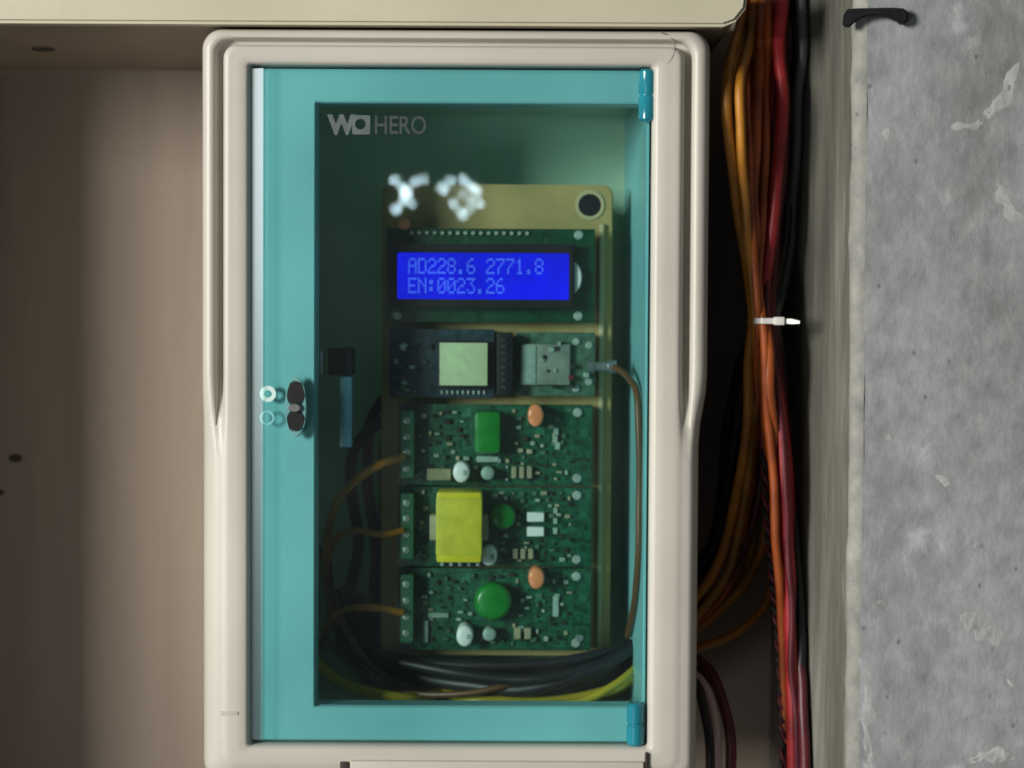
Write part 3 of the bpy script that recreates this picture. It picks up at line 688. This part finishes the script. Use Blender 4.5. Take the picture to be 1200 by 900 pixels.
# outside, right of the box; bundle cross-section at the tie
LOOSE = 'wires of the tied bundle beside the box'
TY = 376
wire([(872, -25, .085), (866, 30, .075), (852, 95, .034), (855, 165, .034), (866, 255, .044), (878, 335, .052), (884, TY, .053), (879, 430, .056), (873, 520, .062), (860, 600, .072), (838, 668, .082), (806, 712, .090)], .0019, 'wire_amber', 'amber wire bowed furthest towards the box above the tie')
wire([(882, -25, .090), (874, 40, .080), (860, 85, .040), (862, 140, .038), (872, 230, .048), (882, 325, .056), (887, TY, .058), (882, 440, .060), (877, 540, .066), (866, 620, .076), (846, 682, .084), (806, 735, .092)], .0018, 'wire_ochre', 'ochre wire curling behind the box under the amber one')
wire([(888, -25, .082), (880, 40, .070), (869, 90, .034), (868, 150, .032), (873, 240, .040), (881, 330, .046), (885.5, TY, .0475), (889, 430, .055), (894, 500, .070), (899, 580, .084), (893, 640, .092), (868, 690, .098), (806, 748, .10)], .0018, 'wire_amber', 'amber wire in front of the bundle that swings to the box low down')
wire([(897, -25, .080), (893, 40, .066), (888, 100, .052), (884, 160, .047), (882, 230, .048), (886, 310, .050), (891, TY, .0505), (896, 420, .050), (898, 470, .052), (901, 560, .064), (908, 650, .070), (915, 720, .074), (919, 800, .078), (919, 930, .08)], .0022, 'wire_orange', 'bright orange wire through the tie')
wire([(900, -25, .088), (896, 60, .074), (892, 140, .060), (890, 230, .058), (890, 310, .058), (895, TY, .0475), (902, 420, .046), (904, 470, .048), (912, 560, .056), (917, 640, .058), (920, 690, .064), (922, 760, .074), (925, 930, .085)], .0021, 'wire_orange', 'orange wire resting on the red ones below the tie')
wire([(893, -25, .098), (886, 80, .092), (880, 200, .088), (888, 300, .078), (892, TY, .0640), (893, 460, .072), (898, 560, .086), (904, 640, .094), (903, 690, .096), (892, 716, .095), (864, 741, .096), (824, 757, .099), (800, 761, .10)], .0017, 'wire_amber', 'amber wire looping back to the box across the beige panel')
wire([(884, -25, .10), (874, 80, .098), (872, 200, .092), (883, 300, .078), (888, TY, .0635), (886, 470, .078), (884, 560, .09), (884, 630, .098), (866, 684, .104), (836, 722, .108), (800, 740, .11)], .0018, 'wire_ochre', 'ochre wire deep in the bundle curving behind the box')
wire([(919, -25, .060), (914, 50, .056), (916, 110, .053), (913, 180, .052), (904, 270, .052), (897, 340, .053), (899, TY, .0525), (906, 430, .052), (914, 500, .052), (917, 560, .053), (921, 630, .055), (924, 690, .056), (926, 770, .057), (929, 850, .058), (929, 930, .06)], .0023, 'wire_red', 'bright red wire at the front of the bundle')
wire([(911, -25, .066), (905, 50, .064), (906, 130, .061), (903, 220, .060), (898, 300, .060), (897, TY, .0585), (909, 440, .060), (921, 540, .061), (926, 640, .062), (930, 720, .063), (934, 800, .064), (937, 930, .066)], .0022, 'wire_red', 'dark shadowed red wire beside the bright red one')
wire([(925, -25, .070), (920, 50, .068), (921, 130, .066), (915, 230, .066), (907, 310, .065), (904.5, TY, .0580), (913, 430, .066), (922, 520, .068), (930, 620, .070), (934, 720, .072), (940, 810, .074), (945, 930, .076)], .0020, 'wire_maroon', 'maroon wire on the wall side of the bundle')
wire([(904, -25, .074), (899, 60, .070), (900, 140, .067), (897, 240, .066), (893, 320, .066), (900.5, TY, .0635), (899, 450, .070), (895, 540, .078), (880, 620, .084), (850, 680, .088), (806, 722, .096)], .0019, 'wire_maroon', 'maroon wire leaving the bundle for the box')
wire([(932, -25, .074), (934, 60, .074), (931, 140, .073), (924, 230, .072), (915, 310, .068), (905, TY, .0635), (915, 450, .074), (926, 540, .078), (932, 640, .08), (936, 720, .082), (940, 800, .084), (942, 930, .086)], .0019, 'wire_black', 'black wire against the concrete side of the bundle')
wire([(938, -25, .072), (940, 50, .073), (936, 120, .074), (931, 200, .076), (926, 290, .076), (917, 340, .074), (908.5, TY, .0600), (917, 440, .080), (922, 540, .088), (926, 680, .094), (930, 930, .10)], .0020, 'wire_grey', 'dark grey wire next to the concrete reveal')
wire([(880, -25, .090), (878, 60, .070), (876, 120, .046), (877, 200, .044), (884, 300, .044), (888.5, TY, .0460), (886, 450, .058), (881, 540, .070), (872, 620, .082), (852, 690, .094), (806, 742, .10)], .0014, 'wire_orange', 'thin orange wire lying over the amber ones')
wire([(903, -25, .066), (900, 70, .058), (896, 150, .052), (893, 240, .050), (890, 320, .049), (894, TY, .0455), (898, 450, .046), (905, 540, .050), (909, 620, .052), (914, 700, .056), (918, 780, .060), (922, 930, .066)], .0016, 'wire_orange', 'orange wire lying over the red ones down to the foot')
wire([(914, -25, .064), (910, 60, .058), (909, 140, .056), (905, 240, .055), (899, 320, .053), (901, TY, .0475), (911, 450, .050), (919, 540, .051), (923, 640, .053), (927, 740, .055), (932, 840, .056), (935, 930, .058)], .0013, 'wire_maroon', 'thin maroon wire lying over the bright red one')
DK = 'black wires curving from the tie to the box'
for pts in ([(905, -25, .105), (898, 120, .10), (893, 260, .09), (891, TY, .0575), (872, 450, .070), (861, 520, .076), (850, 590, .082), (832, 650, .090), (800, 690, .098)],
            [(910, -25, .11), (904, 120, .105), (900, 260, .095), (894.5, TY, .0575), (880, 460, .080), (868, 540, .086), (856, 610, .092), (838, 665, .10), (800, 705, .105)],
            [(896, -25, .115), (880, 120, .112), (870, 260, .108), (884, TY, .0600), (866, 430, .098), (852, 510, .102), (844, 590, .106), (832, 640, .11), (800, 675, .115)]):
    wire(pts, .0020, 'wire_black', 'black wire leaving the tie and curving behind the box', DK)
# twisted red and black pair
def twisted(mat, ph, label):
    base = catmull([at(*q) for q in [(893, TY+14, .0660), (893, 460, .062), (895, 540, .060), (899, 610, .060), (904, 670, .060), (910, 730, .060), (914, 790, .061), (917, 860, .062), (918, 935, .063)]], 36)
    path = []
    for i, p in enumerate(base):
        s = i/len(base)*2*math.pi*17+ph+2.2*noise.noise(Vector((i*0.02, 0, 3)))
        path.append(p+Vector((math.cos(s)*.0008, math.sin(s)*.0008, 0)))
    low = min(path, key=lambda v: v.z)
    tag(obj('wire', tube(bmesh.new(), path, .0008, 7), mat, None, 60, origin=low), label, 'wire')
twisted('wire_maroon', 0, 'maroon strand of the twisted pair hanging beside the red wires')
twisted('wire_black', math.pi, 'black strand of the twisted pair hanging beside the red wires')
# wires leaving the foot of the box
wire([(800, 764, .085), (822, 776, .078), (838, 797, .068), (850, 838, .062), (856, 880, .060), (857, 935, .060)], .0021, 'wire_maroon', 'maroon wire dropping from the lower box side past the beige panel')
wire([(800, 770, .095), (824, 786, .088), (842, 812, .080), (853, 850, .076), (861, 935, .074)], .0017, 'wire_black', 'black wire hugging the maroon wire from the lower box side')
wire([(802, 784, .078), (822, 800, .068), (836, 838, .062), (842, 880, .060), (844, 935, .060)], .0017, 'wire_pink', 'pale pink wire dropping from the lower box side')
wire([(802, 790, .070), (818, 806, .058), (828, 850, .052), (832, 890, .050), (834, 935, .050)], .0018, 'wire_black', 'black wire closest to the lower box side')

# ------------------------------------------------------------------ cable tie
cx, cy, cz = at(896.5, TY, .0555)
tie = thing('cable_tie', 'white plastic cable tie cinched round the wire bundle', 'cable tie', (cx, cy, cz-.0015))
bm = bmesh.new(); n = 40; rx, ry, h = mm(18, .04), .0132, .0010
pw = lambda v: math.copysign(abs(v)**0.62, v)
L = []
for rr_, zz in ((1.0, -h), (1.06, -h), (1.06, h), (1.0, h)):
    L.append([bm.verts.new((cx+rx*rr_*pw(math.cos(2*math.pi*k/n)), cy+ry*rr_*pw(math.sin(2*math.pi*k/n)), cz+zz)) for k in range(n)])
for a, b in zip(L, L[1:]+L[:1]):
    for k in range(n): bm.faces.new((a[k], a[(k+1) % n], b[(k+1) % n], b[k]))
obj('band', bm, 'tie_white', tie)
hx = at(913, TY, .0425)
obj('head', BX(hx.x-.0020, hx.x+.0018, hx.y-.0016, hx.y+.0020, cz-.0015, cz+.0015, bev=.0004), 'tie_white', tie)
tl = at(937, TY, .040)
bm = bmesh.new(); P = catmull([Vector((hx.x+.0018, hx.y+.0006, cz)), Vector(((hx.x+tl.x)/2, (hx.y+tl.y)/2+.0006, cz-.0001)), Vector((tl.x, tl.y, cz-.0004))], 6)
rows = []
for i, p_ in enumerate(P):
    hh = .0009*(1 if i < len(P)-4 else .55+.11*(len(P)-1-i)); rows.append([bm.verts.new(p_+Vector((0, dy, dz))) for dy, dz in ((-.0005, -hh), (-.0005, hh), (.0005, hh), (.0005, -hh))])
for a, b in zip(rows, rows[1:]):
    for k in range(4): bm.faces.new((a[k], a[(k+1) % 4], b[(k+1) % 4], b[k]))
bm.faces.new(rows[0]); bm.faces.new(rows[-1])
obj('tail', bm, 'tie_white', tie)
